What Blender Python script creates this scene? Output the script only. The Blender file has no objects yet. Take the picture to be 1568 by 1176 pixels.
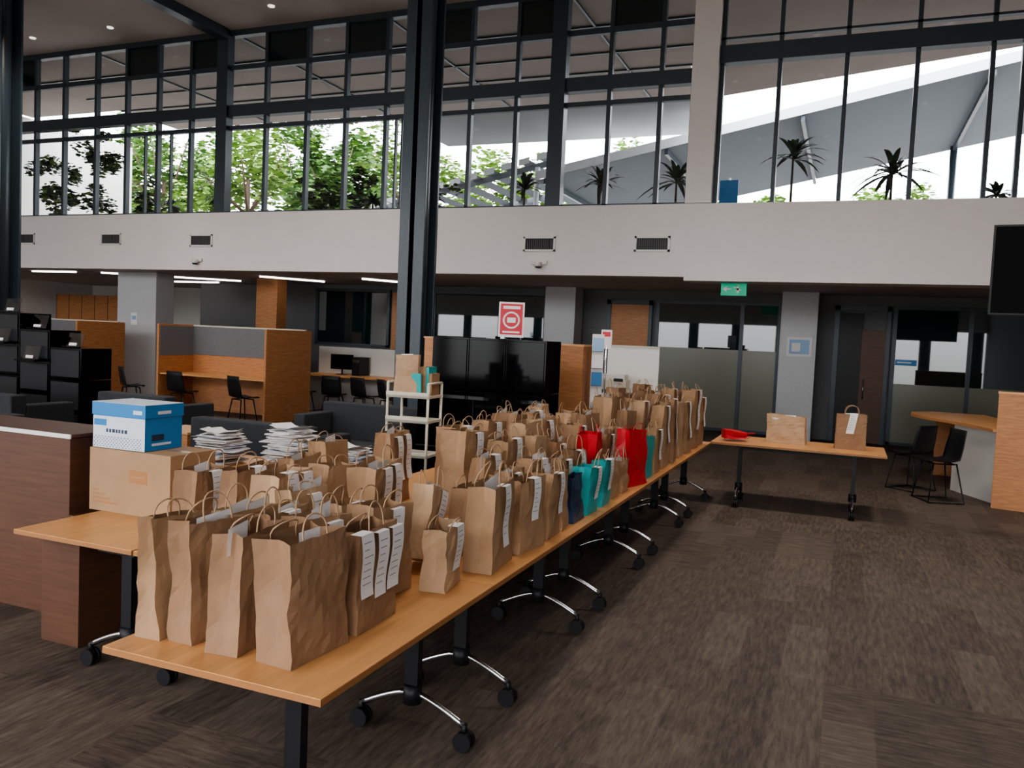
import bpy, bmesh, math, random
from mathutils import Matrix, Vector
random.seed(7)
SC=bpy.context.scene
try: SC.view_settings.look='AgX - Medium High Contrast'
except Exception: pass
# ---------------------------------------------------------------- materials
def mat(name,col,rough=.6,metal=0,noise=0,nscale=20,emit=None,estr=0,bump=0,stretch=(1,1,1),spec=.5,crease=0):
    m=bpy.data.materials.new(name); m.use_nodes=True; nt=m.node_tree; b=nt.nodes['Principled BSDF']
    b.inputs['Base Color'].default_value=(*col,1); b.inputs['Roughness'].default_value=rough; b.inputs['Metallic'].default_value=metal
    b.inputs['Specular IOR Level'].default_value=spec
    if emit: b.inputs['Emission Color'].default_value=(*emit,1); b.inputs['Emission Strength'].default_value=estr
    if noise or bump:
        tc=nt.nodes.new('ShaderNodeTexCoord'); mp=nt.nodes.new('ShaderNodeMapping'); mp.inputs['Scale'].default_value=stretch
        n=nt.nodes.new('ShaderNodeTexNoise'); n.inputs['Scale'].default_value=nscale; n.inputs['Detail'].default_value=5
        nt.links.new(tc.outputs['Object'],mp.inputs[0]); nt.links.new(mp.outputs[0],n.inputs['Vector'])
        if noise:
            cr=nt.nodes.new('ShaderNodeValToRGB'); cr.color_ramp.elements[0].position=.3; cr.color_ramp.elements[1].position=.7
            cr.color_ramp.elements[0].color=(*[c*(1-noise) for c in col],1); cr.color_ramp.elements[1].color=(*[min(1,c*(1+noise)) for c in col],1)
            nt.links.new(n.outputs['Fac'],cr.inputs[0]); nt.links.new(cr.outputs[0],b.inputs['Base Color'])
        if bump:
            bp=nt.nodes.new('ShaderNodeBump'); bp.inputs['Strength'].default_value=bump; bp.inputs['Distance'].default_value=.02
            nt.links.new(n.outputs['Fac'],bp.inputs['Height']); nt.links.new(bp.outputs[0],b.inputs['Normal'])
            if crease:
                vo=nt.nodes.new('ShaderNodeTexVoronoi'); vo.inputs['Scale'].default_value=5; vo.distance='MANHATTAN'
                ad=nt.nodes.new('ShaderNodeVectorMath'); ad.operation='MULTIPLY_ADD'; ad.inputs[1].default_value=(.25,.25,.25)
                oi=nt.nodes.new('ShaderNodeObjectInfo'); rv=nt.nodes.new('ShaderNodeVectorMath'); rv.operation='ADD'
                nt.links.new(oi.outputs['Location'],rv.inputs[0]); nt.links.new(mp.outputs[0],rv.inputs[1])
                nt.links.new(n.outputs['Color'],ad.inputs[0]); nt.links.new(rv.outputs[0],ad.inputs[2]); nt.links.new(ad.outputs[0],vo.inputs['Vector'])
                b2=nt.nodes.new('ShaderNodeBump'); b2.inputs['Strength'].default_value=crease; b2.inputs['Distance'].default_value=.03
                nt.links.new(vo.outputs['Distance'],b2.inputs['Height']); nt.links.new(bp.outputs[0],b2.inputs['Normal']); nt.links.new(b2.outputs[0],b.inputs['Normal'])
    return m
def floor_mat():
    m=bpy.data.materials.new('carpet_planks'); m.use_nodes=True; nt=m.node_tree; b=nt.nodes['Principled BSDF']
    L=nt.links.new; N=nt.nodes.new
    tc=N('ShaderNodeTexCoord'); mp=N('ShaderNodeMapping'); mp.inputs['Rotation'].default_value=(0,0,math.pi/2)
    L(tc.outputs['Object'],mp.inputs[0])
    br=N('ShaderNodeTexBrick'); br.inputs['Scale'].default_value=1; br.inputs['Brick Width'].default_value=1.0; br.inputs['Row Height'].default_value=.25
    br.inputs['Mortar Size'].default_value=.003; br.inputs['Color1'].default_value=(0,0,0,1); br.inputs['Color2'].default_value=(1,1,1,1); br.inputs['Mortar'].default_value=(.3,.3,.3,1)
    L(mp.outputs[0],br.inputs['Vector'])
    def streak(sx,sy):
        q=N('ShaderNodeMapping'); q.inputs['Scale'].default_value=(sx,sy,1); L(tc.outputs['Object'],q.inputs[0])
        n=N('ShaderNodeTexNoise'); n.inputs['Scale'].default_value=1; n.inputs['Detail'].default_value=6; n.inputs['Roughness'].default_value=.75; L(q.outputs[0],n.inputs['Vector']); return n
    a=streak(34,4.5); c=streak(4.5,34)
    ck=N('ShaderNodeTexWhiteNoise'); ck.noise_dimensions='2D'; fl=N('ShaderNodeVectorMath'); fl.operation='FLOOR'; L(tc.outputs['Object'],fl.inputs[0]); L(fl.outputs[0],ck.inputs['Vector'])
    gt=N('ShaderNodeMath'); gt.operation='GREATER_THAN'; gt.inputs[1].default_value=.7; L(ck.outputs['Value'],gt.inputs[0])
    mx=N('ShaderNodeMix'); mx.data_type='FLOAT'; L(gt.outputs[0],mx.inputs[0]); L(a.outputs['Fac'],mx.inputs[2]); L(c.outputs['Fac'],mx.inputs[3])
    ad=N('ShaderNodeMath'); ad.operation='MULTIPLY_ADD'; ad.inputs[1].default_value=.14; L(br.outputs['Color'],ad.inputs[0]); L(mx.outputs[0],ad.inputs[2])
    cr=N('ShaderNodeValToRGB'); e=cr.color_ramp.elements; e[0].position=.38; e[0].color=(.042,.030,.023,1); e[1].position=.82; e[1].color=(.185,.142,.112,1)
    L(ad.outputs[0],cr.inputs[0]); L(cr.outputs[0],b.inputs['Base Color']); b.inputs['Roughness'].default_value=.7; b.inputs['Specular IOR Level'].default_value=.45
    return m
def glass_mat(name,tint,glossy=.12,op=.0,opcol=(.1,.1,.1),rough=.02):
    m=bpy.data.materials.new(name); m.use_nodes=True; nt=m.node_tree; nt.nodes.clear(); L=nt.links.new; N=nt.nodes.new
    o=N('ShaderNodeOutputMaterial'); t=N('ShaderNodeBsdfTransparent'); t.inputs[0].default_value=(*tint,1)
    g=N('ShaderNodeBsdfGlossy'); g.inputs['Roughness'].default_value=rough
    d=N('ShaderNodeBsdfDiffuse'); d.inputs[0].default_value=(*opcol,1)
    m1=N('ShaderNodeMixShader'); m1.inputs[0].default_value=op; L(t.outputs[0],m1.inputs[1]); L(d.outputs[0],m1.inputs[2])
    m2=N('ShaderNodeMixShader'); m2.inputs[0].default_value=glossy; L(m1.outputs[0],m2.inputs[1]); L(g.outputs[0],m2.inputs[2])
    L(m2.outputs[0],o.inputs[0]); return m
M={}
M['kraft']=mat('kraft_paper',(.38,.235,.132),.75,noise=.10,nscale=9,bump=.14,crease=.17)
M['kraft2']=mat('kraft_paper_pale',(.47,.31,.185),.75,noise=.10,nscale=9,bump=.14,crease=.17)
M['kraft3']=mat('kraft_paper_dark',(.30,.175,.098),.75,noise=.10,nscale=9,bump=.14,crease=.17)
M['cord']=mat('paper_cord',(.42,.27,.16),.8)
M['slip']=mat('receipt_paper',(.85,.83,.82),.7)
M['ink']=mat('ink',(.22,.22,.23),.7)
M['teal']=mat('teal_paper',(.03,.38,.38),.5); M['red']=mat('red_paper',(.55,.02,.03),.45); M['navy']=mat('navy_card',(.02,.04,.09),.4,noise=.5,nscale=12)
M['beech']=mat('beech_laminate',(.66,.335,.135),.36,noise=.10,nscale=3,stretch=(14,1,14))
M['beechv']=mat('beech_veneer',(.48,.215,.088),.5,noise=.18,nscale=3,stretch=(2,2,14))
M['beechd']=mat('timber_panel_dark',(.10,.042,.022),.5,noise=.2,nscale=3,stretch=(1,1,14))
M['edge']=mat('table_edge_band',(.36,.16,.06),.5)
M['black']=mat('black_plastic',(.012,.012,.014),.45,spec=.35); M['gloss']=mat('black_gloss_panel',(.003,.003,.004),.08,spec=.18)
M['chrome']=mat('chrome',(.6,.6,.62),.22,1)
M['steel']=mat('dark_steel_paint',(.045,.062,.077),.3,noise=.1)
M['frame']=mat('window_frame_charcoal',(.04,.055,.068),.4)
M['plaster']=mat('painted_plaster',(.76,.715,.69),.85,noise=.02,nscale=2)
M['ceil']=mat('ceiling_panel',(.60,.535,.51),.9,noise=.03,nscale=1)
M['greyw']=mat('grey_wall_paint',(.16,.16,.165),.8,noise=.03); M['palecol']=mat('pale_column_paint',(.58,.58,.59),.8,noise=.03)
M['fabric']=mat('grey_fabric',(.17,.175,.185),.95,noise=.15,nscale=60); M['sofa']=mat('charcoal_upholstery',(.04,.042,.047),.9,noise=.2,nscale=50)
M['white']=mat('white_laminate',(.72,.70,.66),.5); M['cream']=mat('cream_metal',(.62,.58,.47),.45)
M['card']=mat('corrugated_cardboard',(.36,.225,.125),.8,noise=.06,nscale=5)
M['bluebox']=mat('blue_carton',(.02,.20,.48),.45); M['whitebox']=mat('white_carton',(.62,.66,.74),.5)
M['tape']=mat('packing_tape',(.40,.27,.16),.25)
M['screen']=mat('screen_black',(.003,.003,.004),.5,spec=.08)
M['green']=mat('exit_green',(.02,.35,.2),.5,emit=(.03,.5,.3),estr=.3)
M['lamp']=mat('lamp_diffuser',(1,1,1),.5,emit=(1,.95,.9),estr=5)
M['dl']=mat('downlight_glow',(1,1,1),.5,emit=(1,.92,.85),estr=1.2)
M['leaf']=mat('tree_leaf',(.065,.15,.025),.6,noise=.5,nscale=1.2); M['leaf2']=mat('tree_leaf_light',(.17,.28,.05),.6,noise=.4,nscale=1.2)
M['dleaf']=mat('dark_blade_leaf',(.03,.05,.025),.45,noise=.4,nscale=6); M['bark']=mat('bark',(.09,.06,.04),.9,noise=.3)
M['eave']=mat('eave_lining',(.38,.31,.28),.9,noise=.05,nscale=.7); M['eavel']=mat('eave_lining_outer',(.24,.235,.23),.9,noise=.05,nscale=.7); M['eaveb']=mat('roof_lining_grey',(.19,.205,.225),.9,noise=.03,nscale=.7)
M['wht']=mat('white_fascia',(.8,.82,.84),.7)
M['concrete']=mat('concrete',(.22,.215,.21),.9,noise=.1,nscale=2)
M['dglass']=glass_mat('dark_office_glass',(.05,.08,.08),.10,.85,(.013,.026,.029))
M['fglass']=glass_mat('frosted_film_glass',(.1,.12,.1),.05,.9,(.19,.19,.145),.25)
M['glass']=glass_mat('clear_glass',(.93,.96,.97),.04)
M['acryl']=glass_mat('clear_acrylic',(.8,.83,.85),.15)
M['poster']=mat('poster_red',(.65,.04,.06),.5); M['notice']=mat('notice_blue',(.3,.45,.65),.5)
M['floor']=floor_mat()
# ---------------------------------------------------------------- mesh builder
class MB:
    def __init__(s,name,loc=(0,0,0),rot=0): s.name=name; s.loc=loc; s.rot=rot; s.bm=bmesh.new(); s.mats=[]
    def mi(s,k):
        if k not in s.mats: s.mats.append(k)
        return s.mats.index(k)
    def face(s,vs,k):
        try: f=s.bm.faces.new(vs); f.material_index=s.mi(k); return f
        except ValueError: return None
    def poly(s,pts,k): return s.face([s.bm.verts.new(p) for p in pts],k)
    def box(s,x0,x1,y0,y1,z0,z1,k,rz=0,rx=0,ry=0):
        c=Vector(((x0+x1)/2,(y0+y1)/2,(z0+z1)/2)); R=Matrix.Rotation(rz,3,'Z')@Matrix.Rotation(ry,3,'Y')@Matrix.Rotation(rx,3,'X')
        V=[]
        for z in (z0,z1):
            for (x,y) in ((x0,y0),(x1,y0),(x1,y1),(x0,y1)): V.append(s.bm.verts.new(c+R@(Vector((x,y,z))-c)))
        for q in ((3,2,1,0),(4,5,6,7),(0,1,5,4),(1,2,6,5),(2,3,7,6),(3,0,4,7)): s.face([V[i] for i in q],k)
        return s
    def cyl(s,p0,p1,r,k,n=12,r2=None):
        p0=Vector(p0);p1=Vector(p1); a=(p1-p0).normalized(); u=a.orthogonal().normalized(); w=a.cross(u); r2=r if r2 is None else r2
        A=[s.bm.verts.new(p0+(u*math.cos(t)+w*math.sin(t))*r) for t in [2*math.pi*i/n for i in range(n)]]
        B=[s.bm.verts.new(p1+(u*math.cos(t)+w*math.sin(t))*r2) for t in [2*math.pi*i/n for i in range(n)]]
        for i in range(n):
            f=s.face([A[i],A[(i+1)%n],B[(i+1)%n],B[i]],k)
            if f: f.smooth=True
        s.face(A[::-1],k); s.face(B,k); return s
    def tube(s,pts,r,k,n=6):
        pts=[Vector(p) for p in pts]; prev=None; u=None
        for i,p in enumerate(pts):
            if i==0: a=(pts[1]-p)
            elif i==len(pts)-1: a=(p-pts[i-1])
            else: a=(pts[i+1]-p).normalized()+(p-pts[i-1]).normalized()
            if a.length<1e-6: a=Vector((0,0,1))
            a.normalize()
            u=a.orthogonal().normalized() if u is None else (u-a*u.dot(a))
            if u.length<1e-4: u=a.orthogonal()
            u.normalize(); w=a.cross(u)
            ring=[s.bm.verts.new(p+(u*math.cos(t)+w*math.sin(t))*r) for t in [2*math.pi*j/n for j in range(n)]]
            if prev:
                for j in range(n):
                    f=s.face([prev[j],prev[(j+1)%n],ring[(j+1)%n],ring[j]],k)
                    if f: f.smooth=True
            else: s.face(ring[::-1],k)
            prev=ring
        s.face(prev,k); return s
    def prism(s,pts,z0,z1,k,kside=None):
        A=[s.bm.verts.new((x,y,z0)) for x,y in pts]; B=[s.bm.verts.new((x,y,z1)) for x,y in pts]
        n=len(pts); s.face(A[::-1],k); s.face(B,k)
        for i in range(n): s.face([A[i],A[(i+1)%n],B[(i+1)%n],B[i]],kside or k)
        return s
    def done(s,bevel=0,seg=2):
        me=bpy.data.meshes.new(s.name); bmesh.ops.recalc_face_normals(s.bm,faces=s.bm.faces); s.bm.to_mesh(me); s.bm.free()
        for k in s.mats: me.materials.append(M[k])
        o=bpy.data.objects.new(s.name,me); SC.collection.objects.link(o); o.location=s.loc; o.rotation_euler=(0,0,s.rot)
        if bevel:
            b=o.modifiers.new('bevel','BEVEL'); b.width=bevel; b.segments=seg; b.limit_method='ANGLE'; b.angle_limit=.8
        return o
# ---------------------------------------------------------------- room shell
XL,XR=-26,6; CZ=8.55; YB=15.0
MB('floor').box(XL-.2,XR+.2,-6.2,24.2,-.1,0,'floor').done()
MB('ceiling').box(XL-.2,XR+.2,-6.2,15.6,CZ,CZ+.2,'ceil').done()
MB('wall_left').box(XL-.2,XL,-6.2,24.2,0,CZ,'plaster').done()
MB('wall_right').box(XR,XR+.2,-6.2,24.2,0,CZ,'greyw').done()
w=MB('wall_rear')  # unseen rear wall, its openings sized to set daylight and glass reflections
w.box(XL,XR,-6.2,-6,0,.5,'plaster').box(XL,XR,-6.2,-6,3.1,4.4,'plaster').box(XL,XR,-6.2,-6,7.2,CZ,'plaster')
x=XL+.6
while x<XR: w.box(x,x+.5,-6.15,-6.05,.5,3.1,'frame').box(x,x+.5,-6.15,-6.05,4.4,7.2,'frame'); x+=2.2
w.done()
MB('wall_bulkhead_left').box(XL,-2.75,YB,YB+.35,3.14,4.45,'plaster').done()
MB('wall_bulkhead_right').box(-2.76,XR,YB-.28,YB+.35,3.05,4.40,'plaster').done()
MB('ceiling_soffit').box(XL,XR,YB+.36,24.1,3.14,3.2,'ceil').done()
MB('roof_deck').box(XL,XR,YB+.36,24.1,4.0,4.28,'concrete').done()
MB('wall_pier').box(-2.86,-2.40,YB-.05,YB+.5,4.45,CZ,'plaster').done()
YW=YB+.2
xs=[-25,-24,-23,-22,-20.9,-19.6,-18.6,-17.5,-16.5,-15.5,-14.5,-13.5,-12.35,-11.25,-10.25,-9.25,-8.3,-7.3,-6.3,-5.42,-4.42,-3.45,-2.86]
fr=MB('window_1')
for i,x in enumerate(xs):
    thick=.15 if x in (-13.5,-5.42) else .04
    fr.box(x-thick,x+thick,YW-.06-(.1 if thick>.1 else 0),YW+.06,4.45,CZ,'frame')
for x in (-15.9,-15.1,-8.85,-9.0): fr.box(x-.02,x+.02,YW-.04,YW+.04,4.45,6.4,'frame')
fr.box(XL,-2.86,YW-.1,YW+.1,6.62,6.88,'frame').box(XL,-2.86,YW-.05,YW+.05,6.34,6.43,'frame')
fr.box(XL,-2.86,YW-.05,YW+.05,7.67,7.78,'frame').box(XL,-2.86,YW-.08,YW+.08,8.42,CZ,'frame').box(XL,-2.86,YW-.06,YW+.06,4.45,4.5,'frame')
fr.poly([(XL,YW,4.45),(-2.86,YW,4.45),(-2.86,YW,CZ),(XL,YW,CZ)],'glass')
for a,b in ((-20.9,-19.6),(-16.5,-15.5),(-14.5,-13.6),(-12.35,-11.25),(-10.25,-9.25),(-8.3,-7.3),(-6.3,-5.5),(-4.42,-3.45)):
    fr.box(a+.03,b-.03,YW-.02,YW+.02,7.77,8.42,'dglass')
fr.done()
f2=MB('window_2')
for x in (-2.36,-1.38,-.3,.78,1.86,2.3,3.4,4.5,5.6): f2.box(x-.035,x+.035,YW-.06,YW+.06,4.40,CZ,'frame')
f2.box(-2.4,XR,YW-.12,YW+.1,6.92,7.22,'frame').box(-2.4,XR,YW-.06,YW+.06,4.40,4.45,'frame').box(-2.4,XR,YW-.06,YW+.06,7.34,7.38,'frame')
f2.poly([(-2.4,YW,4.42),(XR,YW,4.42),(XR,YW,CZ),(-2.4,YW,CZ)],'glass')
f2.done()
for i,x in enumerate((-21.6,-13.45,-5.42,3.0)):
    MB('ceiling_beam').box(x-.13,x+.13,-6,YB,CZ-.22,CZ-.002,'steel').done()
d=MB('recessed_downlights')
for X in (-18.5,-16,-11.5,-9,-3,-1,1.5):
    for Y in (14.2,11.7,9,6,3,0): d.cyl((X,Y,CZ-.02),(X,Y,CZ-.001),.07,'dl',16)
d.done()
def column(x,y,ztop=CZ-.002,s=.24):
    c=MB('steel_column',(x,y,0))
    c.box(-s,s,-s,-s+.05,0,ztop,'steel').box(-s,s,s-.05,s,0,ztop,'steel').box(-.05,.05,-s,s,0,ztop,'steel')
    c.cyl((0,0,0),(0,0,ztop),.17,'steel',24); c.box(-s-.08,s+.08,-s-.08,s+.08,0,.03,'steel'); c.done(.008)
column(-6.62,12.0,s=.23); column(-16.5,12.0,s=.26)
for x,z in ((-19.7,3.88),(-16.75,3.86),(-13.95,3.82),(-5.62,3.73),(-3.42,3.73)):
    v=MB('wall_air_vent',(x,YB-.001,z)); W,H=.33,.14
    v.box(-W,W,-.02,0,-H,-H+.035,'white').box(-W,W,-.02,0,H-.035,H,'white').box(-W,-W+.04,-.02,0,-H,H,'white').box(W-.04,W,-.02,0,-H,H,'white').box(-W+.04,W-.04,-.004,0,-H+.03,H-.03,'black')
    for i in range(15): xx=-W+.05+i*(2*W-.1)/14; v.box(xx-.006,xx+.006,-.015,-.002,-H+.03,H-.03,'greyw')
    v.done()
for x in (-14.05,-5.6):
    v=MB('security_camera',(x,YB-.001,3.36)); v.box(-.16,.16,-.05,0,-.03,.05,'white').cyl((0,-.08,-.07),(0,-.08,.02),.07,'white',16).cyl((0,-.08,-.1),(0,-.08,-.07),.04,'frame',16,.07); v.done(.01)
for (x0,y0,x1,y1) in ((-20.6,15.9,-19.0,15.9),(-18.2,16.0,-15.5,18.2),(-13.4,16.4,-12.5,17.8),(-10.6,16.6,-10.0,17.6),(-19.5,19,-17,19)):
    L=math.hypot(x1-x0,y1-y0); q=MB('linear_ceiling_light',((x0+x1)/2,(y0+y1)/2,3.10),math.atan2(y1-y0,x1-x0)); q.box(-L/2,L/2,-.03,.03,0,.038,'lamp'); q.done()
# ---------------------------------------------------------------- back wall under soffit
BW=19.0
MB('wall_back').box(-14.6,XR,BW,BW+.2,0,3.135,'greyw').done()
MB('wall_back_left').box(XL,-14.8,22.5,22.7,0,3.135,'white').done()
MB('wall_return').box(-14.8,-14.6,BW,22.5,0,3.135,'greyw').done()
MB('wall_panel_grey').box(-18.2,-14.9,19.6,19.8,0,3.135,'greyw').done()
q=MB('timber_wall_cladding'); q.box(-25.5,-22.5,20.6,20.75,0,2.7,'beechv')
for i in range(6): q.box(-25.5+i*.6-.005,-25.5+i*.6+.005,20.59,20.6,0,2.7,'black')
q.done()
def glazing(n,x0,x1,z0,z1,muls,zf=None):
    g=MB('window_%d'%n,(0,BW-.03,0)); t=.04
    g.box(x0-t,x1+t,-.06,.02,z1,z1+.07,'frame').box(x0-t,x1+t,-.06,.02,z0,z0+.06,'frame')
    for x in [x0,x1]+muls: g.box(x-t,x+t,-.06,.02,z0,z1,'frame')
    g.box(x0,x1,-.03,-.01,(zf or z0)+.0,z1,'dglass')
    if zf: g.box(x0,x1,-.03,-.01,z0+.06,zf,'fglass')
    g.done()
glazing(3,-13.5,-11.25,1.5,2.95,[])
glazing(4,-9.9,-6.85,.1,2.95,[])
glazing(5,-4.10,-1.40,.02,2.85,[-2.2],1.85)
glazing(6,.90,5.9,.02,2.85,[2.3,3.9],1.3)
q=MB('door_1',(0,BW-.05,0)); q.box(-5.2,-4.30,-.04,0,.01,2.8,'beechv').box(-5.3,-5.2,-.06,0,0,2.9,'frame').box(-4.3,-4.22,-.06,0,0,2.9,'frame').box(-5.3,-4.22,-.06,0,2.8,2.9,'frame').tube([(-4.4,-.04,1.35),(-4.4,-.1,1.35),(-4.4,-.1,.95),(-4.4,-.04,.95)],.012,'chrome').done()
q=MB('door_2',(0,BW-.05,0)); q.box(-.18,.28,-.03,0,.01,2.75,'black').box(.28,.74,-.05,0,.01,2.4,'beechd').box(-.28,-.18,-.06,0,0,2.9,'frame').box(.74,.82,-.06,0,0,2.9,'frame').box(-.28,.82,-.06,0,2.8,2.9,'frame').tube([(.36,-.05,1.35),(.36,-.1,1.35),(.36,-.1,.95),(.36,-.05,.95)],.012,'chrome').done()  # left black panel paints the darkness of the open doorway
q=MB('door_sign',(1.15,BW-.1,1.75)); q.box(-.2,.2,-.01,0,-.06,.06,'bluebox').box(-.17,.1,-.014,-.01,-.01,.015,'white').done()
q=MB('timber_wall_strip',(-10.95,BW-.06,0)); q.box(-.2,.2,0,.05,0,2.95,'beechv'); q.done()
def pcol(x0,x1,y0,y1,k='palecol',nm='wall_column'): MB(nm).box(x0,x1,y0,y1,0,3.137,k).done(.01)
pcol(-6.65,-5.9,18.3,18.9); pcol(-1.33,-.6,18.3,18.9); pcol(-17.5,-16.2,15.9,16.5); pcol(-14.15,-13.5,17.2,17.6,'beechv','timber_column')
q=MB('framed_notice',(-.93,18.29,1.98)); q.box(-.25,.25,-.02,0,-.2,.2,'white').box(-.2,.2,-.024,-.02,-.15,.15,'notice').box(-.15,.02,-.028,-.024,-.1,.08,'white').done()
q=MB('wall_notice',(-16.9,15.89,1.95)); q.box(-.11,.11,-.01,0,-.16,.16,'slip').box(-.07,.07,-.012,-.01,-.02,.08,'notice').done()
q=MB('exit_sign',(-1.93,YB+.1,2.94)); q.box(-.22,.22,-.03,.03,-.115,.1,'green')
q.box(-.17,-.03,-.034,-.03,-.012,.012,'white').poly([(-.19,-.033,0),(-.12,-.033,.05),(-.12,-.033,-.05)],'white')
q.box(.05,.09,-.034,-.03,-.07,.04,'white').cyl((.075,-.034,.065),(.075,-.03,.065),.02,'white').box(.0,.14,-.034,-.03,-.01,.015,'white',ry=.4).box(-.2,.2,-.02,.02,.1,.12,'frame'); q.done()
# ---------------------------------------------------------------- outdoors
o=MB('roof_eave')
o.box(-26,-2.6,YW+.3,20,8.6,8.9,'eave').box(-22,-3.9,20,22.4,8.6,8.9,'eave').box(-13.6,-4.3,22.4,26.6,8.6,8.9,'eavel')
o.poly([(-2.6,YW+.3,8.55),(9,YW+.3,8.65),(9,21.6,9.5),(-3.9,21.6,8.2)],'eave')
for y in (17.1,18.7,20.0,21.2): o.box(-22,-2.7,y,y+.05,8.56,8.6,'frame')
for x in (-18,-13.5,-9.5,-5.4): o.box(x,x+.05,YW+.3,22.4,8.56,8.6,'frame')
o.done()
o=MB('canopy_roof')
def rz(x): return 8.62+.2*x
x0=-9.2
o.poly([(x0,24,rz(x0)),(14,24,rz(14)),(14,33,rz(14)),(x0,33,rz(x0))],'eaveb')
o.poly([(x0,23.9,rz(x0)-.02),(14,23.9,rz(14)-.02),(14,23.9,rz(14)+.25),(x0,23.9,rz(x0)+.25)],'wht')
o.poly([(x0,24,rz(x0)+.2),(14,24,rz(14)+.2),(14,33,rz(14)+.2),(x0,33,rz(x0)+.2)],'wht')
for x in (-8.9,-5.2,-1.5,3.0,7.5): o.box(x-.05,x+.05,24,33,rz(x)-.18,rz(x)-.02,'steel')
for x in (-8.9,-4.5,3,9.5): o.cyl((x,32.5,-.1),(x,32.5,rz(x)),.12,'steel')
o.done()
o=MB('pergola')
for i in range(13):
    x=-16.6+i*.6; zb=5.9+i*.14; x1=x+.36; dz=.08
    o.poly([(x,24.5,zb),(x1,24.5,zb+dz),(x1,33,zb+dz),(x,33,zb)],'eaveb')
    o.poly([(x,24.48,zb-.1),(x1,24.48,zb+dz-.1),(x1,24.48,zb+dz+.1),(x,24.48,zb+.1)],'wht')
for y in (25,29,32.8): o.poly([(-17,y,5.75),(-9.2,y,7.4),(-9.2,y,7.6),(-17,y,5.95)],'eaveb')
for x,z in ((-17,5.8),(-9.4,7.3)): o.cyl((x,24.6,-.1),(x,24.6,z),.08,'wht'); o.cyl((x,32.9,-.1),(x,32.9,z),.08,'wht')
o.done()
def tree(x,y,cz,r,n,k='leaf',zs=.8,seed=0,trunk=True,name='tree',zb=-.1,ls=(.10,.24)):
    rnd=random.Random(seed); t=MB(name,(x,y,0))
    if trunk:
        t.cyl((0,0,zb),(0,0,cz),.16,'bark',8,.08)
        for i in range(8):
            a=rnd.uniform(0,6.28); t.cyl((0,0,cz-r*.6),(math.cos(a)*r*.7,math.sin(a)*r*.7,cz+rnd.uniform(-.1,.6)*r),.06,'bark',6,.02)
    else: t.cyl((0,0,zb),(0,0,cz),.03,'bark',6,.02); t.cyl((0,0,zb),(0,0,zb+.35),.2,'concrete',14,.26)
    cl=[(Vector((max(-.8,min(.8,rnd.gauss(0,.55))),max(-.6,min(.6,rnd.gauss(0,.4))),rnd.gauss(0,.45)*zs))*r,rnd.uniform(.2,.42)*r) for _ in range(17)]
    for i in range(n):
        c,cr=rnd.choice(cl); v=Vector((rnd.gauss(0,1),rnd.gauss(0,1),rnd.gauss(0,1))).normalized()*cr*rnd.random()**.4
        p=c+v+Vector((0,0,cz)); p.z=max(p.z,zb+.4); s=rnd.uniform(*ls); R=Matrix.Rotation(rnd.uniform(0,6.3),3,'Z')@Matrix.Rotation(rnd.uniform(-1.2,1.2),3,'X')
        t.poly([p+R@Vector(q) for q in ((-s,0,0),(0,-s*.5,0),(s,0,0),(0,s*.5,0))],k if rnd.random()<.75 else 'leaf2')
    t.done()
for i,(x,y,cz,r,k) in enumerate([(-38,28,8.3,3.1,'leaf'),(-33,28,8.3,2.9,'leaf'),(-28.2,28,8.2,2.8,'leaf'),(-23.6,28,8.0,2.5,'leaf2'),(-19.4,28,7.8,2.3,'leaf'),(-27,36,9.6,3,'leaf'),(-21,37,9.4,3,'leaf2'),(-14.5,37.5,8.6,3,'leaf2'),(-8,38,8.4,3,'leaf2'),(1,42,8.0,2.2,'leaf2'),(-3.2,38,7.4,1.6,'leaf2'),(-36,37,10,3.4,'leaf'),(7,44,8.6,1.8,'leaf2')]):
    tree(x,y,cz,r,3300,k,seed=i)
for i,(x,z) in enumerate(((-21.5,5.7),(-20.0,5.8),(-12.4,5.1),(-11.2,5.0),(-18.0,5.0),(-9.2,5.0))):
    tree(x,17.3,z,.8 if i<2 else .5,1300 if i<2 else 500,'dleaf',1.5,seed=50+i,name='climbing_plant',trunk=False,zb=4.28,ls=(.05,.12))
def dracaena(x,y,h,s,seed):
    rnd=random.Random(seed); t=MB('spiky_potted_plant',(x,y,4.28))
    t.cyl((0,0,0),(0,0,.3),.16,'concrete',16,.2); t.cyl((0,0,.28),(0,0,h),.025,'bark',8,.018)
    for c in ((0,0,h),(.02,0,h*.93)):
        for i in range(17):
            a=rnd.uniform(0,6.28); e=rnd.uniform(-.1,1.35); L=s*rnd.uniform(.7,1.1); w=.05; prev=None
            for j in range(6):
                u=j/5; rr=L*u*math.cos(e); zz=L*u*math.sin(e)-.45*L*u*u
                wd=w*math.sin(math.pi*min(.97,.15+u*.85))
                pc=Vector((c[0]+rr*math.cos(a),c[1]+rr*math.sin(a),c[2]+zz)); sd=Vector((-math.sin(a),math.cos(a),0))*wd
                cur=[t.bm.verts.new(pc-sd),t.bm.verts.new(pc+sd)]
                if prev: t.face([prev[0],prev[1],cur[1],cur[0]],'dleaf')
                prev=cur
    t.done()
for i,(x,h,s) in enumerate([(-14.6,.75,.5),(-8.7,.7,.5),(-6.5,.8,.62),(-4.85,.85,.68),(-3.3,.85,.78),(-1.15,1.25,.7),(.55,.9,.85),(2.2,.45,.45),(-16.2,.6,.4),(-10.2,.6,.5)]): dracaena(x,16.3,h,s,i)
q=MB('blue_banner',(-2.38,17.0,4.28)); q.box(-.02,.02,-.02,.02,0,1.0,'chrome').box(-.18,.18,-.04,-.021,.35,.95,'bluebox').box(-.2,.2,-.2,.2,0,.03,'frame').done()
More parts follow.
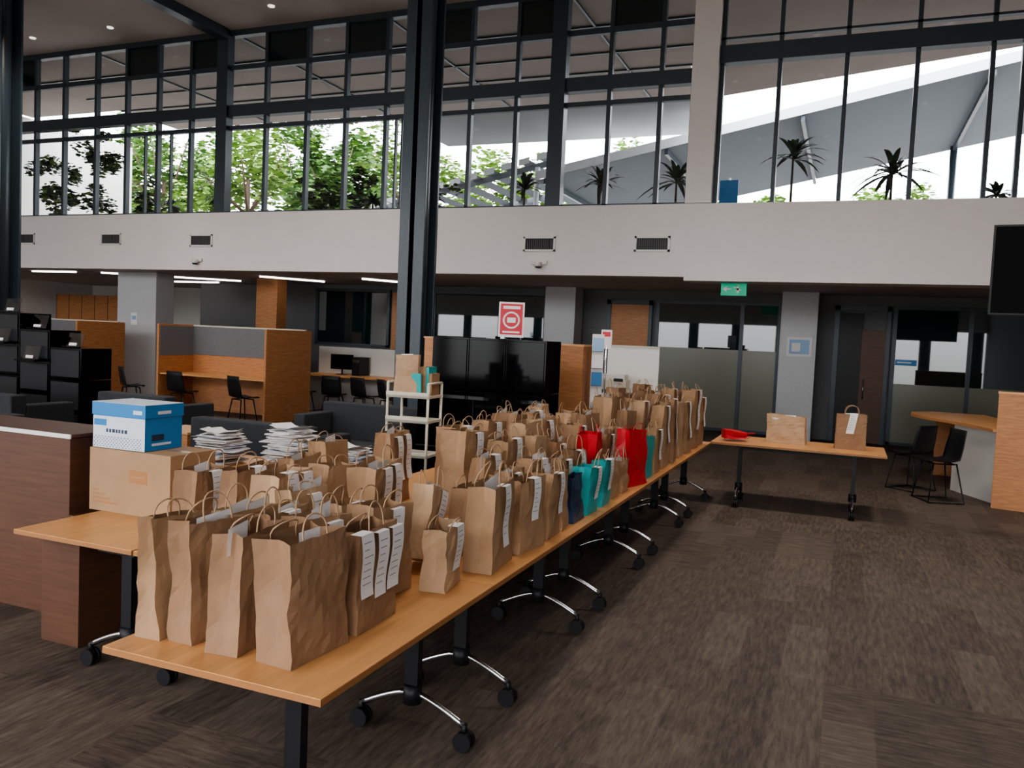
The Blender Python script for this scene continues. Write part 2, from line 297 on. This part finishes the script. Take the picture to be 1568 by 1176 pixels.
MB('ground_outside').box(-60,40,24.4,70,-.3,-.1,'concrete').done()  # unseen ground, added to bounce skylight up under the roofs
# ---------------------------------------------------------------- flip-top tables
def table(cx,cy,L,W,z=.70,rot=0,legoff=0,inset=.26):
    t=MB('folding_table',(cx,cy,0),rot)
    t.box(-W/2,W/2,-L/2,L/2,z-.026,z-.003,'edge'); t.box(-W/2+.001,W/2-.001,-L/2+.001,L/2-.001,z-.003,z,'beech')
    t.box(legoff-.03,legoff+.03,-L/2+inset,L/2-inset,z-.085,z-.04,'black')
    for sy in (-1,1):
        y=sy*(L/2-inset)
        t.box(max(-W/2+.02,legoff-.2),min(W/2-.02,legoff+.2),y-.03,y+.03,z-.05,z-.026,'black')
        t.box(legoff-.035,legoff+.035,y-.022,y+.022,.22,z-.05,'black'); t.cyl((legoff,y,.17),(legoff,y,.26),.045,'black',14)
        for sx in (-1,1):
            pts=[(legoff+sx*(.03+.24*j/8),y,.215-.10*(j/8)**1.3) for j in range(9)]
            t.tube(pts,.015,'chrome',8)
            xe=legoff+sx*.275
            t.cyl((xe,y,.075),(xe,y,.125),.014,'black',8)
            for dy in (-.022,.022): t.cyl((xe,y+dy-.009,.045),(xe,y+dy+.009,.045),.045,'black',18)
            t.cyl((xe,y-.012,.05),(xe,y+.012,.05),.038,'black',16)
    t.done()
js=[2.2,3.62,5.33,7.06,8.85,10.55]
for a,b in zip(js[:-1],js[1:]): table(-1.99,(a+b)/2,b-a-.008,.96,legoff=.20)
table(-3.84,4.07,1.73,.88,legoff=.36,inset=.07); table(-2.94,4.07,1.73,.89,legoff=.12); table(-2.94,5.81,1.73,.89); table(-2.94,7.55,1.73,.89)
table(-4.5,5.75,1.9,.8,rot=math.pi/2)
table(-.48,10.55,1.95,.95,z=.76,rot=math.pi/2,legoff=-.22,inset=.33)
# ---------------------------------------------------------------- bags
def bag(x,y,w=.31,d=.15,h=.42,rot=0,slips=0,k=None,z=.70,handles=True,name='paper_bag',lean=0,stuffed=None,hk='cord',peek=None):
    rnd=random.Random(int(x*1000+y*77)); k=k or rnd.choice(['kraft','kraft','kraft2','kraft3'])
    b=MB(name,(x,y,z+.001),rot)
    NL=12; rings=[]; tpd=d*rnd.uniform(.5,1.1); sk=rnd.uniform(-.022,.022); ph=rnd.uniform(0,6); lean+=rnd.uniform(-.022,.022); tilt=rnd.uniform(-.014,.014)
    amp=rnd.uniform(.002,.007); dent=rnd.uniform(.0,.016); dz=rnd.uniform(.25,.6)
    n=8
    def ringpts(u):
        zz=h*u; hw=w/2*(1-.02*math.sin(u*3)-.03*u); hd=(d*(1-u)+tpd*u)/2-dent*math.exp(-((u-dz)/.12)**2)
        g=.045*min(1,u*1.4)*(w/.3); pts=[]
        for i in range(n+1):
            v=-1+2*i/n; bul=.012*math.sin(math.pi*u)*(1-v*v); pts.append(Vector((hd+bul,hw*v,zz)))
        pts.append(Vector((hd*.45,hw-g*.6,zz))); pts.append(Vector((0,hw-g,zz))); pts.append(Vector((-hd*.45,hw-g*.6,zz)))
        for i in range(n+1):
            v=1-2*i/n; bul=.012*math.sin(math.pi*u)*(1-v*v); pts.append(Vector((-hd-bul,hw*v,zz)))
        pts.append(Vector((-hd*.45,-hw+g*.6,zz))); pts.append(Vector((0,-hw+g,zz))); pts.append(Vector((hd*.45,-hw+g*.6,zz)))
        for p in pts:
            p.x+=sk*u+(rnd.uniform(-1,1)*.0025+amp*math.sin(p.y*24+u*8+ph))*(u>0); p.y+=rnd.uniform(-1,1)*.002*(u>0)+lean*u
            p.z+=(rnd.uniform(-1,1)*.003+tilt*p.y/w*2*u)*(u>0)
        return pts
    for l in range(NL): rings.append([b.bm.verts.new(p) for p in ringpts(l/(NL-1))])
    N=len(rings[0])
    for a,c in zip(rings[:-1],rings[1:]):
        for i in range(N): b.face([a[i],a[(i+1)%N],c[(i+1)%N],c[i]],k)
    b.face(rings[0],k)
    hd=tpd/2
    if handles:
        hw=w*rnd.uniform(.18,.24); hh=rnd.uniform(.06,.12)
        for sx in (-1,1):
            tl=rnd.uniform(-.35,.5)*hh; x0=sx*(hd-.006)+sk; oy=rnd.uniform(-.015,.015)+lean; fl=rnd.choice([1,1,1,.75,.5])
            pts=[(x0-sx*.004,oy-hw,h-.04)]+[(x0-sx*tl*math.sin(math.pi*j/10),oy-hw*math.cos(math.pi*j/10),h-.005+fl*hh*math.sin(math.pi*j/10)**.7) for j in range(11)]+[(x0-sx*.004,oy+hw,h-.04)]
            b.tube(pts,.0036,hk,5)
    if peek is None: peek=rnd.random()<.5 and k.startswith('kraft')
    if peek:
        for i in range(rnd.choice([1,2,3])):
            a=rnd.uniform(-.2,.2)*w; xo=sk+rnd.uniform(-.35,.35)*hd; hh=rnd.uniform(.005,.045); sl=rnd.uniform(-.01,.01)
            b.poly([(xo,a-.06,h*.8),(xo,a+.06,h*.8),(xo+sl,a+.06,h+hh),(xo+sl,a-.06,h+hh*.5)],'slip')
    if stuffed: b.box(-hd*.8,hd*.8,-w*.38,w*.38,h*.3,h*stuffed,'slip',rz=.05)
    if slips:
        for i in range(slips):
            sw=rnd.uniform(.042,.05); sl=rnd.uniform(.24,.3)*h/.42; yo=(i-(slips-1)/2)*w*.40+rnd.uniform(-.02,.02)+lean; ti=rnd.uniform(-.16,.16)
            zt=h+rnd.uniform(-.03,.012)
            xf=lambda zz: (d*(1-zz/h)+tpd*(zz/h))/2+.021+sk*zz/h
            P=lambda a,s: Vector((xf(zt-s)+.003+.006*math.sin(s*22),yo+a+ti*s,zt-s))
            for j in range(8):
                s0,s1=sl*j/8,sl*(j+1)/8; b.poly([P(-sw,s0),P(sw,s0),P(sw,s1),P(-sw,s1)],'slip')
            for j in range(7):
                s=sl*(.12+.11*j); e=rnd.uniform(.0,.7)*sw; O=Vector((.002,0,0))
                b.poly([P(-sw*.75,s)+O,P(e,s)+O,P(e,s+.003)+O,P(-sw*.75,s+.003)+O],'ink')
            b.poly([P(-sw,0),P(sw,0),P(sw,0)+Vector((-.05,0,.0)),P(-sw,0)+Vector((-.05,0,0))],'slip')
    return b.done()
B=[ # x,y,w,d,h,rot,slips
(-1.80,2.51,.33,.16,.45,-.07,0),(-2.05,2.49,.31,.14,.44,.08,0),(-2.24,2.51,.31,.12,.45,-.05,0),(-2.39,2.49,.32,.12,.45,.04,0),
(-1.79,2.88,.31,.15,.41,.03,3),(-2.01,2.87,.31,.15,.42,-.05,1),(-2.20,2.88,.31,.13,.43,.08,1),(-2.38,2.86,.31,.12,.42,-.03,0),
(-1.93,3.25,.30,.15,.42,-.12,1),(-2.14,3.25,.30,.14,.40,.06,1),(-2.36,3.27,.30,.15,.44,0,1),
(-1.73,3.48,.22,.13,.30,.12,1),
(-1.68,3.93,.34,.16,.44,.08,1),(-1.66,4.35,.30,.15,.41,-.12,1),(-1.65,4.70,.24,.13,.40,.05,1),(-1.66,4.96,.2,.13,.36,.1,0),
(-1.90,4.16,.3,.14,.36,0.05,0),(-1.88,4.62,.3,.15,.40,.08,1),(-1.87,5.05,.3,.15,.42,-.07,1),
(-2.42,4.0,.34,.17,.46,.1,2),(-2.12,4.85,.3,.15,.44,-.06,1),
(-2.36,5.05,.33,.18,.56,-.05,1),(-2.12,5.25,.32,.15,.5,0,1),
(-2.72,3.55,.32,.16,.44,.06,2),(-2.97,3.57,.32,.16,.44,-.08,1),(-3.20,3.5,.30,.15,.42,.06,1),(-2.74,4.05,.32,.15,.42,-.05,0),(-3.02,4.1,.32,.16,.43,.1,0),
(-2.95,5.05,.36,.18,.50,.1,2),(-3.22,4.7,.3,.15,.45,.05,0)]
for t in B: bag(*t)
rnd=random.Random(3)
bag(-1.63,5.22,.24,.09,.30,0,0,'navy',name='navy_gift_bag',handles=False)
bag(-1.64,5.52,.24,.12,.33,0,1,'teal',name='teal_gift_bag'); bag(-1.64,5.86,.26,.12,.33,.05,1,'teal',name='teal_gift_bag')
bag(-1.65,6.18,.22,.12,.28,.0,0); bag(-1.64,6.46,.2,.11,.26,.0,0); bag(-1.65,6.84,.34,.17,.47,-.25,0,'red',name='red_gift_bag',hk='red')
bag(-1.86,6.34,.34,.17,.47,.15,0,'red',name='red_gift_bag',hk='red')
bag(-1.64,7.27,.26,.13,.38,0,0,'teal',name='teal_gift_bag'); bag(-1.64,7.6,.26,.13,.42,0,1)
bag(-1.84,5.48,.3,.15,.38,.05,1); bag(-1.85,5.92,.3,.15,.38,-.05,1)
for xi in (-2.09,-2.34):
    yy=5.66
    while yy<7.3: bag(xi+rnd.uniform(-.015,.015),yy,rnd.uniform(.26,.34),rnd.uniform(.13,.17),rnd.uniform(.38,.56),rnd.uniform(-.12,.12),rnd.choice([0,1,1])); yy+=rnd.uniform(.40,.52)
yy=5.55
while yy<8.2:
    bag(-2.66,yy,rnd.uniform(.28,.34),.17,rnd.uniform(.42,.57),rnd.uniform(-.15,.15),rnd.choice([0,1]))
    if rnd.random()<.6: bag(-2.98,yy+.08,.32,.17,rnd.uniform(.4,.5),rnd.uniform(-.1,.1),0)
    yy+=rnd.uniform(.44,.55)
for xi in (-1.66,-1.90,-2.14,-2.36):
    yy={-1.66:8.0,-1.90:6.78,-2.14:7.75,-2.36:7.75}[xi]
    while yy<10.4: bag(xi+rnd.uniform(-.01,.01),yy,rnd.uniform(.28,.34),rnd.uniform(.14,.175),rnd.uniform(.50,.70) if yy>7.4 else .44,rnd.uniform(-.12,.12),rnd.choice([0,1,1]) if xi>-2 else 0); yy+=rnd.uniform(.39,.44)
tb=bag(-1.97,3.70,.22,.13,.38,0,1,'kraft2'); tb.rotation_euler=(math.radians(-20),0,.1); tb.location.z=.74
for (px,py,rz_,kk) in ((-2.22,4.42,.4,'slip'),(-2.62,4.55,-.3,'whitebox'),(-3.5,4.35,.2,'slip')):
    p=MB('wrapped_parcel',(px,py,.701),rz_); p.box(-.13,.13,-.1,.1,0,.07,kk).box(-.012,.012,-.101,.101,0,.0712,'tape').box(.03,.11,-.06,.02,.07,.0713,'kraft').done(.006)
bag(-.62,10.62,.46,.2,.34,-math.pi/2-.08,0,'kraft2',z=.76,handles=False,stuffed=.9)
bag(.10,10.55,.34,.17,.42,-math.pi/2+.08,1,'kraft3',z=.76)
rb=bag(-1.34,10.32,.22,.11,.28,0,0,'red',z=.76,name='red_shopping_bag',hk='red'); rb.rotation_euler=(0,math.radians(90),.35); rb.location.z=.846
# ---------------------------------------------------------------- cartons and papers
c=MB('cardboard_box',(-4.05,3.98,.701)); W,D,H=.33,.19,.395
c.box(-W,W,-D,D,0,H,'card').box(-W,W,-.03,.03,H,H+.001,'tape').box(-.002,.002,-D,D,H-.0,H+.0015,'ink')
for i in range(4): c.box(-W+.03,-W+.03+.05*(4-i),-D-.001,-D,.05+i*.025,.062+i*.025,'edge')
c.box(.0,.15,-D-.001,-D,.2,.28,'edge').box(.02,.13,-D-.0015,-D,.235,.245,'card')
for i in range(5): c.box(W,W+.001,-.15,-.15+.06+.02*(i%3),.09+i*.045,.115+i*.045,'ink')
for i in range(3): c.box(W,W+.001,.0,.11,.12+i*.06,.13+i*.06,'ink')
c.done(.004)
c=MB('copy_paper_carton',(-4.16,3.96,1.099),.02); W,D,H=.21,.155,.285
c.box(-W,W,-D,D,0,H*.72,'bluebox').box(-W-.006,W+.006,-D-.006,D+.006,H*.72,H,'bluebox').box(-W-.005,W+.005,-D-.005,D+.005,H,H+.002,'whitebox')
c.box(-W,W-.0,-D-.002,-D,.0,H*.70,'whitebox')
for i in range(15):
    for j in range(6):
        c.box(-W+.01+i*.026+(j%2)*.013,-W+.016+i*.026+(j%2)*.013,-D-.004,-D-.002,.008+j*.012,.014+j*.012,'navy')
for i,(a,b_) in enumerate(((-.10,-.085),(-.075,-.06),(-.05,-.03),(-.022,-.008),(.0,.015),(.025,.04),(.05,.07))): c.box(a,b_,-D-.004,-D,.10,.122,'navy')
c.box(-.2,-.10,-D-.0045,-D-.002,.14,.18,'bluebox').box(.12,.19,-D-.007,-D-.006,.225,.25,'whitebox')
c.box(W,W+.002,-.1,.06,.03,.045,'whitebox').box(W+.006,W+.008,-.06,.05,.225,.245,'whitebox').box(W,W+.002,-.1,.0,.06,.1,'navy')
c.done(.003)
rnd=random.Random(5)
for (px,py,n,nm,j) in ((-4.34,5.78,40,'newspaper_stack',.35),(-4.98,5.66,34,'paper_stack',.3),(-3.78,5.82,34,'newspaper_stack',.35)):
    s=MB(nm,(px,py,.702)); z=0
    for i in range(n):
        t=rnd.uniform(.002,.012); w,d=rnd.uniform(.12,.2),rnd.uniform(.10,.15); ox,oy=rnd.uniform(-.04,.04),rnd.uniform(-.03,.03)
        s.box(-w+ox,w+ox,-d+oy,d+oy,z,z+t*.8,rnd.choice(['slip','slip','slip','whitebox','white']+(['red'] if rnd.random()<.25 else [])+(['notice'] if rnd.random()<.3 else [])+(['greyw'] if rnd.random()<.4 else [])),rz=rnd.uniform(-j,j)); z+=t
    for i in range(5):
        a=rnd.uniform(-.6,.6); m0=z+.002+i*.003
        for q_ in range(5):
            u0,u1=-.16+q_*.064,-.16+(q_+1)*.064; cv=lambda u: m0+.03*(u/.16)**2*(1 if i%2 else -.4)+.012
            R2=Matrix.Rotation(a,3,'Z'); s.poly([R2@Vector((u0,-.1,cv(u0))),R2@Vector((u1,-.1,cv(u1))),R2@Vector((u1,.1,cv(u1))),R2@Vector((u0,.1,cv(u0)))],'slip')
    s.done()
# ---------------------------------------------------------------- low timber counter at left
c=MB('timber_counter'); c.box(-8.5,-4.47,3.72,4.15,.0,1.15,'beechd').box(-8.52,-4.45,3.71,4.16,1.15,1.172,'beechd').box(-8.52,-4.45,3.70,3.712,1.145,1.173,'white').box(-4.30,-4.0,3.40,3.72,0,.66,'beechd').box(-4.47,-4.0,3.72,4.15,0,.66,'beechd').done(.003)  # timber tone darkened to carry the counter's dim lighting
# ---------------------------------------------------------------- sofas
def sofa(x,y,w,d,rot=0,h=.9):
    s=MB('upholstered_armchair',(x,y,0),rot); a=.16
    s.box(-w/2,w/2,-d/2,d/2,.12,.42,'sofa').box(-w/2,w/2,d/2-.2,d/2,.42,h,'sofa').box(-w/2,-w/2+a,-d/2,d/2-.2,.42,h-.12,'sofa').box(w/2-a,w/2,-d/2,d/2-.2,.42,h-.12,'sofa').box(-w/2+a+.01,w/2-a-.01,-d/2+.02,d/2-.21,.42,.52,'sofa')
    for sx in (-1,1):
        for sy in (-1,1): s.cyl((sx*(w/2-.1),sy*(d/2-.1),0),(sx*(w/2-.1),sy*(d/2-.1),.12),.02,'chrome')
    s.done(.05,3)
sofa(-5.55,7.05,1.45,.8,math.pi,.93); sofa(-5.5,8.75,1.5,.8,0,.97); sofa(-8.1,8.0,1.1,.85,math.pi,1.0); sofa(-9.4,7.0,1.1,.85,math.pi,.98); sofa(-8.3,6.1,.9,.6,math.pi,.88); sofa(-11,7.0,1.4,.85,math.pi,.98)
q=MB('timber_side_table',(-6.75,7.1,0)); q.box(-.25,.25,-.25,.25,.0,.70,'beechv').box(-.27,.27,-.27,.27,.70,.73,'beech').done(.005)
# ---------------------------------------------------------------- chairs
def chair(x,y,rot=0,sled=False,s=1.0):
    c=MB('black_chair',(x,y,0),rot); z=.45*s
    n=8; prev=None
    prof=[(-.22,z-.015),(-.19,z+.005),(-.08,z-.01),(.08,z-.012),(.16,z+.01),(.20,z+.07),(.225,z+.2),(.25,z+.34),(.26,z+.42)]
    for i,(py,pz) in enumerate(prof):
        hw=.22-.02*(i>6); row=[]
        for j in range(n+1):
            v=-1+2*j/n; cup=.02*v*v if i<5 else 0; cy=-.03*v*v if i>=5 else 0
            row.append(c.bm.verts.new((hw*v,py+cy,pz+cup)))
        if prev:
            for j in range(n):
                f=c.face([prev[j],prev[j+1],row[j+1],row[j]],'black')
                if f: f.smooth=True
        prev=row
    if sled:
        for sx in (-1,1): c.tube([(sx*.15,-.15,z-.02),(sx*.23,-.22,.012),(sx*.23,.24,.012),(sx*.15,.15,z-.02)],.011,'black',8)
        c.tube([(-.23,-.2,.012),(.23,-.2,.012)],.011,'black')
    else:
        for sx in (-1,1):
            for sy in (-1,1): c.cyl((sx*.15,sy*.13,z-.02),(sx*.22,sy*.2,0),.014,'black',8,.01)
    c.tube([(-.15,-.13,z-.03),(.15,-.13,z-.03),(.15,.13,z-.03),(-.15,.13,z-.03)],.01,'black')
    o=c.done(); m=o.modifiers.new('solid','SOLIDIFY'); m.thickness=.012; return o
for (x,y,r,s) in ((-10.7,12.7,math.pi-.3,1.15),(-12.35,12.85,math.pi,1.15),(-14.3,13.4,math.pi-.5,1.1),(-11.1,15.1,math.pi,1.1),(-10.2,15.0,math.pi+.3,1.1),(-9.5,15.1,math.pi-.2,1.1),(-8.8,15.0,math.pi-.6,1.1)): chair(x,y,r,s=s)
chair(1.22,12.15,-1.2,True,1.2); chair(.95,12.95,-2.3,True,1.15)
# ---------------------------------------------------------------- study carrels
def carrel(x0,x1,y0,y1,H=1.87):
    c=MB('study_carrel',(0,0,0))
    c.box(x1-.05,x1,y0-.3,y1+.1,0,H-.02,'beechv'); c.box(x0,x0+.05,y0,y1,0,H,'beechv'); c.box(x0+.05,x0+.06,y0+.03,y1,1.2,H-.04,'fabric')
    c.box(x0+.05,x1-.05,y1-.05,y1,0,1.22,'beechv').box(x0+.05,x1-.05,y1-.06,y1,1.22,H-.03,'fabric').box(x0,x1-.05,y1-.06,y1,H-.03,H,'cream')
    c.box(x0+.05,x1-.05,y0+.05,y1-.06,.80,.83,'beech'); c.box(x1-.9,x1-.7,y1-.07,y1-.06,.98,1.06,'white'); c.box(x1-.6,x1-.5,y1-.07,y1-.06,.98,1.06,'white')
    c.done(.004)
carrel(-13.5,-10.42,13.3,14.35); carrel(-19.2,-15.7,13.5,14.4)
c=MB('computer_bench'); c.box(-11.6,-7.3,15.6,16.4,.84,.88,'beech').box(-11.6,-7.3,16.4,16.46,0,1.5,'white')
for x in (-11.55,-9.4,-7.35): c.box(x-.03,x+.03,15.7,16.4,0,.84,'white')
c.done()
for x in (-10.75,-9.0):
    m=MB('computer_monitor',(x,16.1,.882),.2); m.box(-.27,.27,-.02,.02,.12,.46,'screen').cyl((0,.02,0),(0,.02,.2),.02,'black').box(-.12,.12,-.08,.1,0,.012,'black').done(.005)
m=MB('computer_tower',(-10.25,16.1,.882)); m.box(-.1,.1,-.2,.2,0,.42,'black').box(-.08,.08,-.205,-.2,.3,.36,'chrome').done(.01)
# ---------------------------------------------------------------- black display units
s=MB('book_display_stand',(0,8.4,0),.0)
def cube(x0,z0,z1,S=.59):
    s.box(x0,x0+S,-.25,.25,z0,z1-.01,'gloss'); s.box(x0+.03,x0+S-.03,-.262,-.25,z0+.03,z1-.04,'black')
for x0,zt in ((-12.6,1.95),(-12.0,1.95),(-11.4,1.95),(-10.8,1.73),(-10.2,1.5)):
    z=zt
    while z>.1: cube(x0,max(.0,z-.44),z); z-=.44
for x0,zz in ((-11.3,1.95),(-10.75,1.73),(-10.05,1.5),(-11.2,1.52),(-10.6,1.3)):
    yy=-.1 if zz in (1.95,1.73,1.5) else -.4
    if yy<-.3: s.box(x0-.05,x0+.35,-.45,-.26,zz-.02,zz,'gloss'); yy=-.33
    s.box(x0,x0+.3,yy,yy+.01,zz,zz+.2,'acryl',rx=-.3); s.box(x0,x0+.3,yy-.1,yy+.05,zz,zz+.01,'acryl'); s.box(x0+.06,x0+.2,yy-.03,yy-.02,zz+.02,zz+.06,'slip',rx=-.3)
s.done(.004)
s=MB('black_shelving_unit',(-3.83,8.95,0))
for i in range(3):
    for j in range(3):
        x0=-.72+i*.48; s.box(x0,x0+.475,-.25,.25,.04+j*.615,.04+j*.615+.61,'gloss')
        s.box(x0+.02,x0+.455,-.262,-.25,.06+j*.615,.04+j*.615+.59,'gloss')
s.box(-.76,.74,-.5,-.25,.02,1.18,'gloss').box(-.76,.74,-.51,-.5,.6,.62,'black').box(-.05,-.04,-.51,-.5,.02,1.18,'black').done(.004)
s=MB('poster_stand',(-3.66,8.95,1.886),.35); s.box(-.15,.15,-.004,.004,.02,.43,'slip').box(-.13,.13,-.007,-.004,.05,.41,'poster').box(-.12,.12,-.05,.05,0,.02,'acryl')
for a in range(24):
    t0=a*math.pi/12; t1=(a+1)*math.pi/12
    s.poly([(.08*math.cos(t0),-.009,.22+.08*math.sin(t0)),(.08*math.cos(t1),-.009,.22+.08*math.sin(t1)),(.1*math.cos(t1),-.009,.22+.1*math.sin(t1)),(.1*math.cos(t0),-.009,.22+.1*math.sin(t0))],'slip')
s.box(-.05,.05,-.01,-.007,.19,.25,'slip').box(-.1,.1,-.01,-.007,.35,.385,'slip').box(-.1,.1,-.01,-.007,.07,.09,'slip').done()
s=MB('book_trolley',(-4.08,7.45,0),.1)
for sx in (-.22,.22):
    for sy in (-.18,.18): s.cyl((sx,sy,.08),(sx,sy,1.40),.014,'cream'); s.cyl((sx,sy-.015,.04),(sx,sy+.015,.04),.04,'black')
    s.tube([(sx,-.18,1.40),(sx,.18,1.40)],.014,'cream')
for z in (.25,.65,1.0,1.25): s.box(-.23,.23,-.2,.2,z,z+.025,'cream').box(-.23,.23,-.2,-.19,z,z+.06,'cream')
rr=random.Random(2); xx=-.19
while xx<.17: t=rr.uniform(.02,.045); s.box(xx,xx+t,-.05,.16,1.276,1.276+rr.uniform(.2,.3),rr.choice(['card','teal','slip','kraft','white','edge'])); xx+=t+.002
s.box(-.02,.12,-.14,-.12,1.276,1.50,'teal',rx=.1)
tr=s.done()
bg_=bag(-4.12,7.33,.24,.09,.40,-1.3,0,'kraft2',z=1.28,handles=False); bpy.context.view_layer.update(); bg_.parent=tr; bg_.matrix_parent_inverse=tr.matrix_world.inverted(); bg_.name='bag_on_shelf'
s=MB('timber_panel_cabinet',(-4.78,9.5,0)); s.box(-.2,.2,-.2,.2,0,1.85,'beechv').box(-.21,.21,-.21,.21,1.85,1.87,'beech').done()
s=MB('timber_end_panel',(-3.4,10.8,0)); s.box(-.2,.16,-.3,.3,0,1.82,'beechv').box(-.21,.17,-.31,.31,1.82,1.85,'beech').done(.004)
s=MB('leaflet_rack',(-3.1,10.7,0),.3); s.box(-.08,.08,-.02,.02,0,2.0,'white')
for j in range(5): s.box(-.07,.07,-.05,-.02,.85+j*.23,1.03+j*.23,('notice','slip','bluebox','slip','notice')[j],rx=-.12)
s.done()
s=MB('service_desk',(-3.15,12.6,0)); s.box(-.42,.42,.3,.36,.6,1.84,'white').box(-.75,.45,-.3,.3,.98,1.02,'white').box(-.75,-.7,-.3,.3,0,.98,'white').box(.4,.45,-.3,.3,0,.98,'white').box(-.43,.43,.28,.38,1.84,1.86,'cream').box(-.42,-.38,.3,.36,0,.6,'cream').box(.38,.42,.3,.36,0,.6,'cream').done(.003)
s=MB('office_printer',(-3.4,12.55,1.022),.1); s.box(-.27,.27,-.2,.2,0,.3,'cream').box(-.24,.24,-.18,.18,.3,.38,'white').box(-.2,.2,-.32,-.2,.05,.07,'cream').box(-.2,.2,-.21,-.2,.09,.15,'black').box(.08,.22,-.24,-.18,.28,.32,'black',rx=-.3).done(.012)
s=MB('desk_sign',(-3.28,11.75,0)); s.cyl((0,0,0),(0,0,1.85),.015,'chrome').cyl((0,0,0),(0,0,.02),.15,'chrome',20).box(-.08,.08,-.01,.01,1.8,2.08,'slip').box(-.06,.06,-.014,-.01,1.98,2.05,'poster').done()
# ---------------------------------------------------------------- right side
s=MB('reception_desk'); pts=[(1.35,15.0),(1.02,14.6),(.98,14.1),(1.12,13.6),(1.4,13.1),(1.62,12.6),(1.8,12.1),(2.1,12.06),(2.6,12.4),(3.9,12.4),(3.9,13.2),(2.8,13.4),(2.4,13.8),(2.2,14.4),(2.1,15.0)]
s.prism(pts,.97,1.01,'beech','beechv'); s.prism([(1.50,13.3),(1.54,13.32),(2.0,12.3),(1.96,12.28)],0,.97,'white'); s.prism([(1.4,14.8),(1.95,14.8),(1.95,14.85),(1.4,14.85)],0,.97,'beechv'); s.done()
s=MB('timber_screen',(2.66,11.85,0),-.25); s.box(-.85,.9,-.03,.03,0,1.47,'beechv').box(-.86,.91,-.035,.035,1.47,1.5,'beech').done(.003)
s=MB('hanging_television',(2.20,9.9,2.84),-.12); s.box(-.85,.85,-.04,.04,-.47,.47,'black').box(-.83,.83,-.043,-.04,-.45,.45,'screen').cyl((0,.08,0),(0,.08,CZ-2.85),.03,'steel').box(-.2,.2,.03,.1,-.2,.2,'steel').done(.006)
# ---------------------------------------------------------------- light
wd=bpy.data.worlds.new('overcast_sky'); SC.world=wd; wd.use_nodes=True; nt=wd.node_tree; bg=nt.nodes['Background']
tc=nt.nodes.new('ShaderNodeTexCoord'); sx=nt.nodes.new('ShaderNodeSeparateXYZ'); cr=nt.nodes.new('ShaderNodeValToRGB')
cr.color_ramp.elements[0].position=.45; cr.color_ramp.elements[0].color=(.22,.21,.19,1); cr.color_ramp.elements[1].position=.55; cr.color_ramp.elements[1].color=(.95,.97,1,1)
ma=nt.nodes.new('ShaderNodeMath'); ma.operation='MULTIPLY_ADD'; ma.inputs[1].default_value=.5; ma.inputs[2].default_value=.5
nt.links.new(tc.outputs['Generated'],sx.inputs[0]); nt.links.new(sx.outputs['Z'],ma.inputs[0]); nt.links.new(ma.outputs[0],cr.inputs[0]); nt.links.new(cr.outputs[0],bg.inputs[0]); bg.inputs[1].default_value=9.0
def spot(x,y,e,z=CZ-.1):
    l=bpy.data.lights.new('ceiling_lamp','SPOT'); l.energy=e; l.spot_size=2.2; l.spot_blend=1; l.shadow_soft_size=.4; l.color=(1,.91,.83); o=bpy.data.objects.new('ceiling_lamp',l); o.location=(x,y,z); SC.collection.objects.link(o)
spot(-2.5,5.5,420); spot(-2.5,10,650); spot(-9,6,350); spot(-9,11.5,800); spot(1.5,9.5,850); spot(-15,11,800)
# ---------------------------------------------------------------- camera
h=1.9; f=1260.; yaw=math.radians(22.0); pitch=0.056; roll=0.045
R=Matrix.Rotation(yaw,3,'Z')@Matrix.Rotation(math.pi/2-pitch,3,'X')@Matrix.Rotation(roll,3,'Z')
cam=bpy.data.cameras.new('camera'); co=bpy.data.objects.new('camera',cam); SC.collection.objects.link(co)
co.matrix_world=Matrix.Translation((0,0,h))@R.to_4x4(); cam.sensor_width=36; cam.lens=36*f/1568; cam.clip_end=300
SC.camera=co
